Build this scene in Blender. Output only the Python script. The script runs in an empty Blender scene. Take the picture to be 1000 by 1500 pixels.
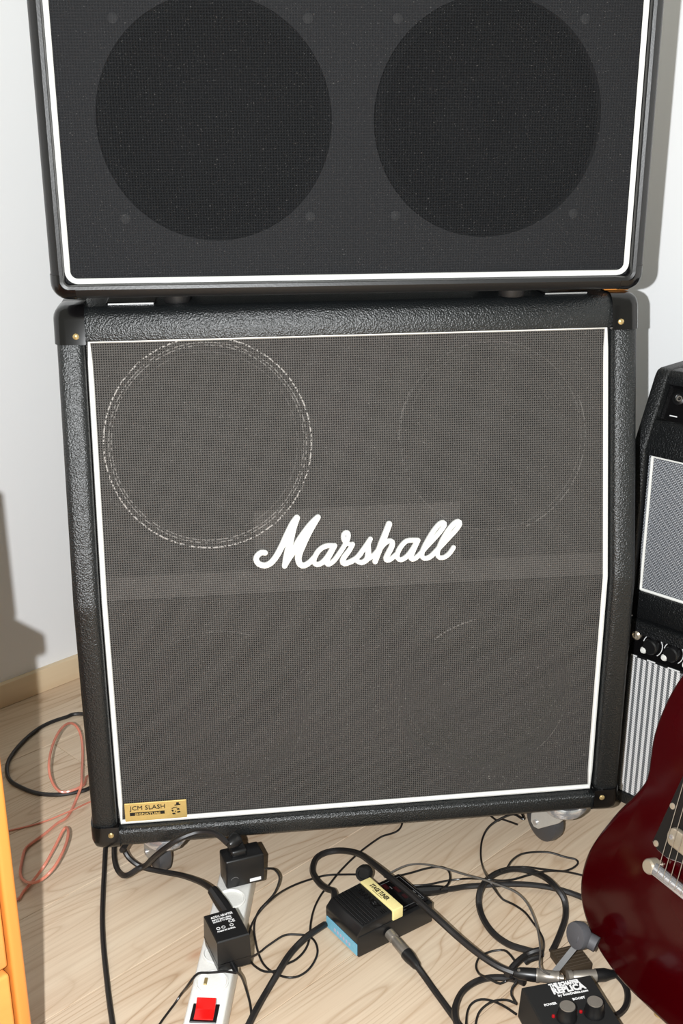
import bpy, bmesh, math, random
from mathutils import Vector, Matrix
random.seed(7)
sc = bpy.context.scene
COL = sc.collection
pi = math.pi

# ------------------------------------------------------------------ camera, world, flash, exposure
CAMP = Vector((-.2091, -1.4265, 1.1005)); PITCH, YAW, ROLL, FPX = .3429, .1257, -.0037, 1700.0
def cam_axes():
    cy, sy, cp, sp = math.cos(YAW), math.sin(YAW), math.cos(PITCH), math.sin(PITCH)
    f = Vector((sy*cp, cy*cp, -sp)); r = Vector((cy, -sy, 0)); u = r.cross(f)
    c, s = math.cos(ROLL), math.sin(ROLL)
    return c*r + s*u, -s*r + c*u, f
CR, CU, CF = cam_axes()
cd = bpy.data.cameras.new('camera'); cam = bpy.data.objects.new('camera', cd); COL.objects.link(cam)
cd.sensor_fit = 'VERTICAL'; cd.sensor_height = 36.0; cd.lens = FPX/1500*36.0
cd.clip_start = .02
cam.matrix_world = Matrix(((CR.x, CU.x, -CF.x, CAMP.x), (CR.y, CU.y, -CF.y, CAMP.y), (CR.z, CU.z, -CF.z, CAMP.z), (0, 0, 0, 1)))
sc.camera = cam
w = bpy.data.worlds.new('room_light'); sc.world = w; w.use_nodes = True
w.node_tree.nodes['Background'].inputs[0].default_value = (.97, .98, .83, 1)
w.node_tree.nodes['Background'].inputs[1].default_value = .44
ld = bpy.data.lights.new('camera_flash_offscreen', 'POINT'); lo = bpy.data.objects.new('camera_flash_offscreen', ld); COL.objects.link(lo)
ld.energy = 148; ld.color = (.965, .985, 1.0); ld.shadow_soft_size = .006
lo.location = CAMP - .085*CR
sc.view_settings.view_transform = 'Standard'; sc.view_settings.look = 'None'
sc.view_settings.gamma = 1.0; sc.view_settings.use_curve_mapping = False
sc.view_settings.exposure = 0.05

# ------------------------------------------------------------------ pixel -> place
def ray(u, v): return CR*((u-500)/FPX) - CU*((v-750)/FPX) + CF
def onz(u, v, z=0.0):
    d = ray(u, v); return CAMP + d*((z-CAMP.z)/d.z)
def onplane(u, v, p, n):
    d = ray(u, v); return CAMP + d*((Vector(p)-CAMP).dot(Vector(n))/d.dot(Vector(n)))

# ------------------------------------------------------------------ materials
def lin(c):
    def f(x):
        x /= 255.0
        return x/12.92 if x <= .04045 else ((x+.055)/1.055)**2.4
    return tuple(f(x) for x in c) + (1,)
class NT:
    def __init__(s, name):
        s.m = bpy.data.materials.new(name); s.m.use_nodes = True
        s.t = s.m.node_tree; s.b = s.t.nodes['Principled BSDF']; s.out = s.t.nodes['Material Output']
    def n(s, typ, **kw):
        x = s.t.nodes.new(typ)
        for k, v in kw.items(): setattr(x, k, v)
        return x
    def l(s, a, b): s.t.links.new(a, b)
    def val(s, sock, v):
        if hasattr(v, 'is_output'): s.l(v, sock)
        else: sock.default_value = v
    def math(s, op, a, b=0.0, c=None, clamp=False):
        x = s.n('ShaderNodeMath', operation=op); x.use_clamp = clamp
        s.val(x.inputs[0], a); s.val(x.inputs[1], b)
        if c is not None: s.val(x.inputs[2], c)
        return x.outputs[0]
    def mix(s, f, a, b):
        x = s.n('ShaderNodeMix', data_type='RGBA')
        s.val(x.inputs[0], f); s.val(x.inputs[6], a); s.val(x.inputs[7], b)
        return x.outputs[2]
    def coord(s, scale=(1, 1, 1), kind='Object', rnd=False):
        tc = s.n('ShaderNodeTexCoord'); mp = s.n('ShaderNodeMapping')
        mp.inputs['Scale'].default_value = scale; s.l(tc.outputs[kind], mp.inputs[0])
        if rnd:
            oi = s.n('ShaderNodeObjectInfo'); cx = s.n('ShaderNodeCombineXYZ')
            s.l(s.math('MULTIPLY', oi.outputs['Random'], 37.0), cx.inputs[0])
            s.l(s.math('MULTIPLY', oi.outputs['Random'], 91.0), cx.inputs[2]); s.l(cx.outputs[0], mp.inputs['Location'])
        return mp.outputs[0]
    def noise(s, vec, scale, detail=2.0, rough=.5):
        x = s.n('ShaderNodeTexNoise'); s.l(vec, x.inputs['Vector'])
        x.inputs['Scale'].default_value = scale; x.inputs['Detail'].default_value = detail; x.inputs['Roughness'].default_value = rough
        return x.outputs[0]
    def bump(s, h, strength, dist):
        x = s.n('ShaderNodeBump'); x.inputs['Strength'].default_value = strength; x.inputs['Distance'].default_value = dist
        s.l(h, x.inputs['Height']); s.l(x.outputs[0], s.b.inputs['Normal'])
    def set(s, base=None, rough=None, metal=None, coat=None, spec=None):
        if base is not None: s.val(s.b.inputs['Base Color'], base)
        if rough is not None: s.val(s.b.inputs['Roughness'], rough)
        if metal is not None: s.b.inputs['Metallic'].default_value = metal
        if coat is not None: s.b.inputs['Coat Weight'].default_value = coat
        if spec is not None: s.b.inputs['Specular IOR Level'].default_value = spec
def plain(name, c, rough=.5, metal=0, coat=0, grain=.0, gs=300, spec=.5):
    k = NT(name); k.set(lin(c), rough, metal, coat, spec)
    v = k.coord(); nz = k.noise(v, gs, 3)
    c2 = tuple(x*.82 for x in lin(c)[:3]) + (1,)
    k.set(base=k.mix(k.math('MULTIPLY', nz, .8), lin(c), c2))
    if grain: k.bump(nz, grain, .001)
    return k.m
def tolex(name, c, scale=330, strength=.8, rough=.42, stretch=(1, 1, 1), spec=.5):
    k = NT(name); v = k.coord(stretch)
    vo = k.n('ShaderNodeTexVoronoi', feature='SMOOTH_F1'); k.l(v, vo.inputs['Vector']); vo.inputs['Scale'].default_value = scale
    nz = k.noise(v, scale*1.6, 3, .6)
    h = k.math('ADD', k.math('MULTIPLY', vo.outputs['Distance'], 1.0), k.math('MULTIPLY', nz, .7))
    k.set(k.mix(nz, lin(c), tuple(x*1.7 for x in lin(c)[:3]) + (1,)), rough, spec=spec); k.bump(h, strength, .0012)
    return k.m
def weave(name, dark, light, pitch, trans, rings=(), speck=.25, rough=.75, ratio=1.0):
    k = NT(name); tc = k.n('ShaderNodeTexCoord'); sp = k.n('ShaderNodeSeparateXYZ'); k.l(tc.outputs['Object'], sp.inputs[0])
    a = k.math('SINE', k.math('MULTIPLY', sp.outputs[0], 2*pi/pitch)); b = k.math('SINE', k.math('MULTIPLY', sp.outputs[2], 2*pi/(pitch*ratio)))
    p = k.math('SUBTRACT', 1.0, k.math('MULTIPLY', k.math('MULTIPLY_ADD', a, .5, .5), k.math('MULTIPLY_ADD', b, .5, .5)))
    p = k.math('POWER', p, 1.6)
    nz = k.noise(tc.outputs['Object'], 900, 2)
    f = k.math('MULTIPLY', p, k.math('MULTIPLY_ADD', nz, 1.2, .3), clamp=True)
    c = k.mix(f, lin(dark), lin(light))
    sn = k.noise(tc.outputs['Object'], 520, 1)
    c = k.mix(k.math('MULTIPLY', k.math('GREATER_THAN', sn, .735), speck), c, lin((190, 185, 180)))
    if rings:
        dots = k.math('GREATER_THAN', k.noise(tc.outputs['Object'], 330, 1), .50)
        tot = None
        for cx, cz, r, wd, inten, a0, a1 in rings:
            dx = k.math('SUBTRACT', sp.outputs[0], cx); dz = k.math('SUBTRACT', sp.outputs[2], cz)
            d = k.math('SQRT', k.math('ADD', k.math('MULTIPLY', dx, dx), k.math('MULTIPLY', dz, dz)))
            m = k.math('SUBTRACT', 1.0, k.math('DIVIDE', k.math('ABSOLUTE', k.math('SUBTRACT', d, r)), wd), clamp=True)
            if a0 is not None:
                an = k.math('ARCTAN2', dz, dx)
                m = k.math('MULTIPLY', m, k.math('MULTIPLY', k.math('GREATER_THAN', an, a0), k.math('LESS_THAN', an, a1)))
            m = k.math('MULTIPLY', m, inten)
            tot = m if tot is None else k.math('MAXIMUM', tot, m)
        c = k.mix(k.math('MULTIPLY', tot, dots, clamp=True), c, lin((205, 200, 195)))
    k.set(c, rough, spec=.08); k.bump(p, .5, .0008)
    if trans:
        tr = k.n('ShaderNodeBsdfTransparent'); ms = k.n('ShaderNodeMixShader'); ms.inputs[0].default_value = 1-trans
        k.l(tr.outputs[0], ms.inputs[1]); k.l(k.b.outputs[0], ms.inputs[2]); k.l(ms.outputs[0], k.out.inputs[0])
    return k.m
def wood_floor():
    k = NT('pine_laminate'); v = k.coord((1, 1, 1), 'Object', True)
    mp = k.n('ShaderNodeMapping'); k.l(v, mp.inputs[0]); mp.inputs['Scale'].default_value = (.9, 6.5, 1)
    big = k.noise(mp.outputs[0], 1.5, 1.0, .4)
    band = k.math('FRACT', k.math('MULTIPLY', big, 22.0))
    line = k.math('POWER', k.math('ABSOLUTE', k.math('SUBTRACT', k.math('MULTIPLY', band, 2.0), 1.0)), 6.0)
    m2 = k.n('ShaderNodeMapping'); k.l(v, m2.inputs[0]); m2.inputs['Scale'].default_value = (3, 150, 1)
    fine = k.noise(m2.outputs[0], 1.2, 3, .6)
    m3 = k.n('ShaderNodeMapping'); k.l(v, m3.inputs[0]); m3.inputs['Scale'].default_value = (1.2, 9, 1)
    tone = k.noise(m3.outputs[0], 1.4, 2)
    patch = k.noise(v, 3.2, 1)
    c = k.mix(tone, lin((221, 206, 183)), lin((196, 168, 140)))
    c = k.mix(k.math('MULTIPLY', k.math('MULTIPLY', line, k.math('SUBTRACT', k.math('MULTIPLY', patch, 3.0), .85, clamp=True)), .62), c, lin((150, 116, 82)))
    c = k.mix(k.math('MULTIPLY', k.math('SUBTRACT', fine, .42, clamp=True), 1.0), c, lin((160, 124, 90)))
    vm = k.n('ShaderNodeMapping'); k.l(v, vm.inputs[0]); vm.inputs['Scale'].default_value = (1, 1.7, 1)
    vo = k.n('ShaderNodeTexVoronoi'); k.l(vm.outputs[0], vo.inputs['Vector']); vo.inputs['Scale'].default_value = 4.0
    kn = k.math('SUBTRACT', 1.0, k.math('DIVIDE', vo.outputs['Distance'], .085), clamp=True)
    c = k.mix(k.math('MULTIPLY', kn, .75), c, lin((176, 128, 98)))
    k.set(c, .42, spec=.4)
    k.bump(fine, .06, .0006)
    return k.m
def pine(name, base=(214, 142, 66), dark=(188, 108, 42), ax=(14, 14, 1.2), rough=.32):
    k = NT(name); v = k.coord(ax); nz = k.noise(v, 2.2, 3, .6); big = k.noise(v, .7, 1)
    c = k.mix(nz, lin(base), lin(dark)); c = k.mix(k.math('MULTIPLY', big, .5), c, lin(base))
    k.set(c, rough, spec=.45); return k.m
def wall_paint():
    k = NT('white_wall_paint'); v = k.coord(); nz = k.noise(v, 120, 3)
    sp = k.math('GREATER_THAN', k.noise(v, 38, 1), .80)
    c = k.mix(k.math('MULTIPLY', sp, .25), lin((234, 235, 236)), lin((150, 148, 146)))
    k.set(c, .85, spec=.25); k.bump(nz, .12, .001); return k.m

M = {}
M['wall'] = wall_paint(); M['floor'] = wood_floor()
M['baseboard'] = pine('pale_baseboard', (226, 206, 174), (208, 182, 146), (1.2, 20, 20), .5)
M['pine'] = pine('orange_pine'); M['pine_drawer'] = pine('orange_pine_drawer', (224, 158, 82), (196, 120, 54), (1.5, 14, 14))
M['tolex'] = tolex('black_textured_vinyl', (19, 21, 22), 480, .62, .30, spec=.62)
M['tolex_smooth'] = tolex('black_smooth_vinyl', (13, 13, 14), 420, .04, .36)
M['tolex_small'] = tolex('black_pebbled_vinyl', (15, 16, 17), 480, .8, .35)
M['piping'] = plain('white_piping', (240, 240, 236), .45)
M['black'] = plain('black_plastic', (22, 22, 23), .35)
M['black_gloss'] = plain('glossy_black_plastic', (12, 11, 12), .16)
M['black_matte'] = plain('matte_black', (20, 20, 20), .7)
M['rubber'] = plain('black_rubber', (24, 23, 23), .5)
M['cable'] = plain('black_cable_rubber', (30, 28, 28), .42)
M['cable_thin'] = plain('thin_black_wire', (26, 24, 24), .3)
M['chrome'] = plain('chrome', (216, 216, 218), .2, .75)
M['steel'] = plain('brushed_steel', (156, 149, 140), .36, .6)
M['nickel'] = plain('warm_nickel', (200, 188, 168), .28, .6)
M['brass'] = plain('aged_screw_brass', (196, 172, 120), .3, .6)
M['gold'] = plain('gold_plate', (226, 196, 124), .42, .55, grain=.05)
M['ink'] = plain('black_ink', (22, 18, 12), .6)
M['white'] = plain('white_plastic', (238, 237, 232), .38)
M['print'] = plain('white_print', (236, 236, 236), .6)
M['cream'] = plain('cream_plastic', (240, 224, 156), .45)
M['blue'] = plain('sky_blue_label', (122, 188, 214), .5)
M['pink'] = plain('pink_print', (196, 178, 200), .6)
M['zinc'] = plain('bright_zinc', (212, 210, 204), .3, .35)
M['red'] = plain('red_switch', (214, 18, 16), .22)
M['red_led'] = plain('red_indicator', (170, 14, 22), .3)
M['baffle'] = plain('baffle_board', (84, 84, 87), .8)
M['rail'] = plain('grille_frame_wood', (118, 112, 108), .8)
M['baffle_dark'] = plain('baffle_board_painted', (44, 42, 41), .9)
M['cone'] = plain('speaker_cone_paper', (24, 24, 25), .8)
M['cherry'] = plain('cherry_lacquer', (52, 0, 3), .14, 0, .0, gs=20, spec=.28)
M['rosewood'] = plain('rosewood', (58, 36, 26), .5)
M['grey_rubber'] = plain('grey_foam_rubber', (84, 84, 88), .6)
M['grey_metal'] = plain('grey_painted_steel', (120, 120, 120), .45, .3)
M['brown'] = plain('dark_brown_plastic', (62, 50, 36), .6)
M['silver_wire'] = plain('silver_grey_wire', (92, 88, 84), .22)
M['wheel'] = plain('grey_caster_tyre', (70, 70, 72), .4)
def copper():
    k = NT('copper_speaker_wire'); v = k.coord(); nz = k.noise(v, 60, 2)
    k.set(k.mix(nz, lin((204, 126, 106)), lin((212, 134, 112))), .2, spec=.6); return k.m
M['copper'] = copper()

# ------------------------------------------------------------------ mesh helpers
def obj(name, bm, mat, parent=None, loc=(0, 0, 0), rot=None, smooth=35):
    me = bpy.data.meshes.new(name)
    bmesh.ops.recalc_face_normals(bm, faces=bm.faces)
    bm.to_mesh(me); bm.free(); me.materials.append(M[mat] if isinstance(mat, str) else mat)
    if smooth:
        for p in me.polygons: p.use_smooth = True
        me.set_sharp_from_angle(angle=math.radians(smooth))
    o = bpy.data.objects.new(name, me); COL.objects.link(o); o.parent = parent; o.location = loc
    if rot is not None: o.rotation_euler = rot
    return o
def tag(o, label, cat, group=None, kind=None):
    o['label'] = label
    if cat: o['category'] = cat
    if group: o['group'] = group
    if kind: o['kind'] = kind
    return o
def thing(name, label, cat, loc=(0, 0, 0), rz=0, group=None):
    o = bpy.data.objects.new(name, None); COL.objects.link(o); o.location = loc; o.rotation_euler = (0, 0, rz); o.empty_display_size = .05
    return tag(o, label, cat, group)
def dup(o, parent, loc=None, rot=None):
    c = o.copy(); COL.objects.link(c); c.parent = parent
    if loc is not None: c.location = loc
    if rot is not None: c.rotation_euler = rot
    for ch in [x for x in bpy.data.objects if x.parent == o]: dup(ch, c)
    return c
def box(x0, x1, y0, y1, z0, z1, bev=0, seg=2, bm=None):
    b = bmesh.new()
    vs = [b.verts.new((x, y, z)) for z in (z0, z1) for y in (y0, y1) for x in (x0, x1)]
    for f in ((0, 1, 3, 2), (4, 6, 7, 5), (0, 4, 5, 1), (1, 5, 7, 3), (3, 7, 6, 2), (2, 6, 4, 0)): b.faces.new([vs[i] for i in f])
    if bev: bmesh.ops.bevel(b, geom=b.edges[:], offset=bev, segments=seg, affect='EDGES', profile=.5)
    return join(bm, b) if bm is not None else b
def join(bm, b, mat=None):
    if mat is not None: bmesh.ops.transform(b, matrix=mat, verts=b.verts)
    me = bpy.data.meshes.new('tmp'); b.to_mesh(me); b.free(); bm.from_mesh(me); bpy.data.meshes.remove(me); return bm
def prism(poly, lo, hi, axis='z', bev=0, seg=2, sharp=20):
    """poly 2D -> solid; axis x: poly=(y,z); axis y: poly=(x,z); axis z: poly=(x,y)"""
    b = bmesh.new()
    def P(p, h): return {'x': (h, p[0], p[1]), 'y': (p[0], h, p[1]), 'z': (p[0], p[1], h)}[axis]
    A = [b.verts.new(P(p, lo)) for p in poly]; B = [b.verts.new(P(p, hi)) for p in poly]
    fa = b.faces.new(A); fb = b.faces.new(B[::-1]); n = len(poly)
    for i in range(n): b.faces.new((A[i], B[i], B[(i+1) % n], A[(i+1) % n]))
    bmesh.ops.recalc_face_normals(b, faces=b.faces)
    if bev:
        es = [e for e in b.edges if e.calc_face_angle(0) > math.radians(sharp)]
        bmesh.ops.bevel(b, geom=es, offset=bev, segments=seg, affect='EDGES', profile=.5)
    return b
def lathe(prof, n=24, axis='z', bm=None, mat=None):
    b = bmesh.new(); rings = []
    for r, h in prof:
        if r < 1e-6: rings.append([b.verts.new((0, 0, h))]); continue
        rings.append([b.verts.new((r*math.cos(2*pi*i/n), r*math.sin(2*pi*i/n), h)) for i in range(n)])
    for p, q in zip(rings, rings[1:]):
        for i in range(n):
            a, c = p[i % len(p)], p[(i+1) % len(p)]; d, e = q[i % len(q)], q[(i+1) % len(q)]
            vs = []
            for v in (a, c, e, d):
                if v not in vs: vs.append(v)
            if len(vs) > 2: b.faces.new(vs)
    if axis == 'x': bmesh.ops.rotate(b, matrix=Matrix.Rotation(pi/2, 3, 'Y'), verts=b.verts)
    if axis == 'y': bmesh.ops.rotate(b, matrix=Matrix.Rotation(-pi/2, 3, 'X'), verts=b.verts)
    if mat is not None: bmesh.ops.transform(b, matrix=mat, verts=b.verts)
    return join(bm, b) if bm is not None else b
def smooth_path(pts, step=.006, closed=False):
    P = [Vector(p) for p in pts]; out = []; n = len(P)
    for i in range(n if closed else n-1):
        if closed: a, b, c, d = P[i-1], P[i], P[(i+1) % n], P[(i+2) % n]
        else: a, b, c, d = P[max(i-1, 0)], P[i], P[i+1], P[min(i+2, n-1)]
        k = max(2, int((c-b).length/step))
        for j in range(k):
            t = j/k; out.append(.5*((2*b)+(c-a)*t+(2*a-5*b+4*c-d)*t*t+(3*b-a-3*c+d)*t**3))
    if not closed: out.append(P[-1])
    return out
def tube(path, r, n=8, closed=False, bm=None, flat=None):
    """r: number or list per point; flat=(normal, thickness) squashes the section along a normal"""
    b = bmesh.new(); m = len(path); rings = []; up = Vector((0, 0, 1)); prev = None
    for i, p in enumerate(path):
        t = (path[(i+1) % m]-path[i-1]) if closed else (path[min(i+1, m-1)]-path[max(i-1, 0)])
        t = t.normalized() if t.length > 1e-9 else Vector((0, 0, 1))
        if flat: a = t.cross(Vector(flat[0])).normalized(); c = Vector(flat[0])
        else:
            if prev is None:
                a = t.cross(up); a = a.normalized() if a.length > 1e-3 else t.cross(Vector((1, 0, 0))).normalized()
            else:
                a = prev - t*prev.dot(t); a = a.normalized() if a.length > 1e-6 else t.orthogonal().normalized()
            prev = a; c = t.cross(a)
        rr = r[i] if isinstance(r, (list, tuple)) else r
        rc = flat[1] if flat else rr
        if flat:
            sec = ((-1, -1), (-1, .2), (-.9, .75), (-.7, 1), (.7, 1), (.9, .75), (1, .2), (1, -1)); n = len(sec)
            rings.append([b.verts.new(p + a*rr*q0 + c*rc*q1) for q0, q1 in sec])
        else:
            rings.append([b.verts.new(p + a*rr*math.cos(2*pi*j/n) + c*rc*math.sin(2*pi*j/n)) for j in range(n)])
    for i in range(m if closed else m-1):
        A, B = rings[i], rings[(i+1) % m]
        for j in range(n): b.faces.new((A[j], A[(j+1) % n], B[(j+1) % n], B[j]))
    if not closed: b.faces.new(rings[0][::-1]); b.faces.new(rings[-1])
    return join(bm, b) if bm is not None else b
def rrect(hw, z0, z1, r, seg=5):
    pts = []
    for cx, cz, a in ((hw-r, z1-r, 0), (-hw+r, z1-r, pi/2), (-hw+r, z0+r, pi), (hw-r, z0+r, 1.5*pi)):
        for i in range(seg+1): pts.append((cx+r*math.cos(a+i*pi/2/seg), cz+r*math.sin(a+i*pi/2/seg)))
    return pts
def loft(loops, cap_first=False, cap_last=False, closed=True):
    b = bmesh.new(); L = [[b.verts.new(p) for p in l] for l in loops]
    for A, B in zip(L, L[1:]):
        n = len(A)
        for i in range(n if closed else n-1): b.faces.new((A[i], A[(i+1) % n], B[(i+1) % n], B[i]))
    if cap_first: b.faces.new(L[0][::-1])
    if cap_last: b.faces.new(L[-1])
    return b
def plate_hole(x0, x1, z0, z1, cx, cz, r, yf, th=.016):
    angs = sorted(set([2*pi*i/56 for i in range(56)] + [math.atan2(z-cz, x-cx) % (2*pi) for x in (x0, x1) for z in (z0, z1)]))
    inner, outer = [], []
    for a in angs:
        c, s = math.cos(a), math.sin(a); t = 1e9
        if c > 1e-9: t = min(t, (x1-cx)/c)
        if c < -1e-9: t = min(t, (x0-cx)/c)
        if s > 1e-9: t = min(t, (z1-cz)/s)
        if s < -1e-9: t = min(t, (z0-cz)/s)
        inner.append((cx+r*c, cz+r*s)); outer.append((cx+t*c, cz+t*s))
    L = lambda pts, o: [(p[0], yf(p[1])+o, p[1]) for p in pts]
    l = [L(outer, 0), L(inner, 0), L(inner, th), L(outer, th), L(outer, 0)]
    return loft(l)
def text(name, body, size, mat, parent, origin, xdir, ydir, extrude=.0003, bold=0.0, align='LEFT', fit=None, shear=0):
    cu = bpy.data.curves.new(name, 'FONT'); cu.body = body; cu.size = size; cu.extrude = extrude; cu.offset = bold; cu.align_x = align; cu.shear = shear
    cu.resolution_u = 2
    tmp = bpy.data.objects.new('tmp_text', cu); COL.objects.link(tmp); bpy.context.view_layer.update()
    me = bpy.data.meshes.new_from_object(tmp.evaluated_get(bpy.context.evaluated_depsgraph_get()))
    bpy.data.objects.remove(tmp); bpy.data.curves.remove(cu)
    me.name = name; me.materials.clear(); me.materials.append(M[mat])
    if fit:
        xs = [v.co.x for v in me.vertices]; ws = max(xs)-min(xs)
        for v in me.vertices: v.co.x = v.co.x*fit/ws
    X = Vector(xdir).normalized(); Y = Vector(ydir).normalized(); Z = X.cross(Y)
    R = Matrix((X, Y, Z)).transposed().to_4x4(); R.translation = Vector(origin)
    me.transform(R)
    o = bpy.data.objects.new(name, me); COL.objects.link(o); o.parent = parent
    return o

# ------------------------------------------------------------------ the room: corner rotated 38 degrees
UD = Vector((.79, .613, 0)).normalized(); VD = Vector((.613, -.79, 0)).normalized()   # along left wall / along right wall
U0, V0 = .7085, -.867            # right wall plane (along UD), left wall plane (along VD)
RZ = math.atan2(UD.y, UD.x)
def uv(u, v, z=0): return UD*u + VD*v + Vector((0, 0, z))
def struct(name, bm, mat, label):
    o = obj(name, bm, mat); o.rotation_euler = (0, 0, RZ); return tag(o, label, None, None, 'structure')
# local room frame: x = u, y = -v
fl = struct('floor', box(-2.3, U0, -1.9, -V0, -.05, -.0125), 'black_matte', 'pale pine laminate floor of long planks')
def plank_bm(L): return box(0, L-.0008, .0004, .1926, -.012, 0, .0007, 1)
pl0 = None
row = 0; y = -V0
while y > -1.9:
    y -= .193; x = U0 - random.uniform(.15, 1.25) if row else U0-.55
    xs = [U0-1.285*k for k in range(4)]; off = random.uniform(.1, 1.2)
    e = U0
    first = True
    while e > -2.2:
        L = off if first else 1.285
        s = max(e-L, -2.3)
        if not first and abs((e-s)-1.285) < 1e-6 and pl0 is not None:
            p = pl0.copy(); COL.objects.link(p)
        else:
            p = obj('plank', plank_bm(e-s), 'floor', fl, smooth=0)
            if not first and abs((e-s)-1.285) < 1e-6: pl0 = p
        p.parent = fl; p.location = (s, y, 0); e = s; first = False
    row += 1
struct('wall_left', box(-2.3, U0+.1, -V0, -V0+.1, -.05, 2.5), 'wall', 'white painted wall behind the pine chest')
struct('wall_right', box(U0, U0+.1, -1.9, -V0, -.05, 2.5), 'wall', 'white painted wall behind the small amplifiers')
struct('baseboard_left', box(-2.3, U0, -V0-.014, -V0, 0, .049, .003, 2), 'baseboard', 'pale wooden baseboard along the left wall')
struct('baseboard_right', box(U0-.014, U0, -1.9, -V0-.014, 0, .049, .003, 2), 'baseboard', 'pale wooden baseboard along the right wall')

# ------------------------------------------------------------------ big slanted speaker cabinet
ZC, ZB, YT, ZT, D, HW = .0945, .468, .080, .8495, .365, .385
def yf(z): return 0.0 if z < ZB else (z-ZB)/(ZT-ZB)*YT
cab = thing('speaker_cabinet', 'large black slant-front speaker cabinet with white script logo, standing on casters', 'speaker cabinet')
side = [(0, ZC), (0, ZB), (YT, ZT), (D, ZT), (D, ZC)]
for s in (-1, 1):
    lo_, hi_ = (s*HW, s*.3505) if s < 0 else (.3505, HW)
    obj('side_panel', prism(side, lo_, hi_, 'x', .009, 3, 5), 'tolex', cab)
y42 = yf(ZT-.042)
obj('top_panel', prism([(y42, ZT-.042), (YT-.004, ZT-.012), (YT+.002, ZT-.004), (YT+.011, ZT), (D, ZT), (D, ZT-.042)], -.351, .351, 'x', .002, 2, 30), 'tolex', cab)
obj('bottom_panel', prism([(0, ZC+.006), (0, ZC+.024), (.004, ZC+.0285), (D, ZC+.0285), (D, ZC), (.006, ZC)], -.351, .351, 'x', .001, 1, 30), 'tolex', cab)
obj('back_panel', box(-.351, .351, D-.02, D-.004, ZC+.028, ZT-.042), 'black_matte', cab)
# baffle with speakers behind the cloth
SP = [(-.198, .670, .126), (.185, .665, .126), (-.200, .285, .126), (.185, .285, .126)]
yb = lambda z: yf(z)+.034
for i, (cx, cz, r) in enumerate(SP):
    z0, z1 = (ZB+.004, ZT-.046) if i < 2 else (ZC+.032, ZB)
    x0, x1 = (-.3495, -.006) if cx < 0 else (-.006, .3495)
    obj('baffle', plate_hole(x0, x1, z0, z1, cx, cz, r, yb), 'baffle_dark', cab)
    tilt = math.atan2(YT, ZT-ZB) if i < 2 else 0
    o = obj('speaker_driver', lathe([(.142, 0), (.142, .004), (.128, .006), (.115, .002), (.05, .05), (.035, .05), (.02, .042), (0, .04)], 40), 'cone', cab)
    o.location = (cx, yb(cz)+.018, cz); o.rotation_euler = (-pi/2-tilt*1.0, 0, 0)
# solid rails the cloth lies against
ZS = ZB+.031
rail = prism([(-.3495, ZB+.001), (.3495, ZB+.001), (.3495, ZS), (.141, ZS), (.141, .578), (-.142, .578), (-.142, ZS), (-.3495, ZS)], 0, .006, 'y')
for v in rail.verts: v.co.y += yf(v.co.z)+.021
obj('grille_rail', rail, 'rail', cab)
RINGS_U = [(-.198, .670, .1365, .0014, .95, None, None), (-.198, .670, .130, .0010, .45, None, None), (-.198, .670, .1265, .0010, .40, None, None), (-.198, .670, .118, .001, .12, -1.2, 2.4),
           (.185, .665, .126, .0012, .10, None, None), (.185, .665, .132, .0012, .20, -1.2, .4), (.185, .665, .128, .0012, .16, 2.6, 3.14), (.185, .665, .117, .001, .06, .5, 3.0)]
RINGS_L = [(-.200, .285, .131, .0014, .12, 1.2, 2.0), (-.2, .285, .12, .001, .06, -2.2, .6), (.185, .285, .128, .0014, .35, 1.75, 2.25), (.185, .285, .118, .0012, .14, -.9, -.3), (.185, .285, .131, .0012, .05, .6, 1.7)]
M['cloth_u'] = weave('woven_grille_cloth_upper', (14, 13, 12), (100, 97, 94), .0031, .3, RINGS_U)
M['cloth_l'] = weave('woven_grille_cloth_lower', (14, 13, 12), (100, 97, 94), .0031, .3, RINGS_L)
obj('grille_cloth', loft([[(-.3495, yf(z)+.0185, z), (.3495, yf(z)+.0185, z)] for z in (ZB+.0002, ZT-.044)], closed=False), 'cloth_u', cab)
obj('grille_cloth', loft([[(-.3495, .0185, z), (.3495, .0185, z)] for z in (ZC+.029, ZB)], closed=False), 'cloth_l', cab)
pz0, pz1, px_ = ZC+.0325, ZT-.0430, .345
pp = [(-px_, pz0), (px_, pz0), (px_, ZB), (px_, pz1), (-px_, pz1), (-px_, ZB)]
path = []
for i, (a, b) in enumerate(zip(pp, pp[1:]+pp[:1])):
    for j in range(12):
        t = j/12; z = a[1]+(b[1]-a[1])*t; path.append(Vector((a[0]+(b[0]-a[0])*t, yf(z)+.0155, z)))
obj('piping', tube(path, .0036, 8, True), 'piping', cab)
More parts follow.
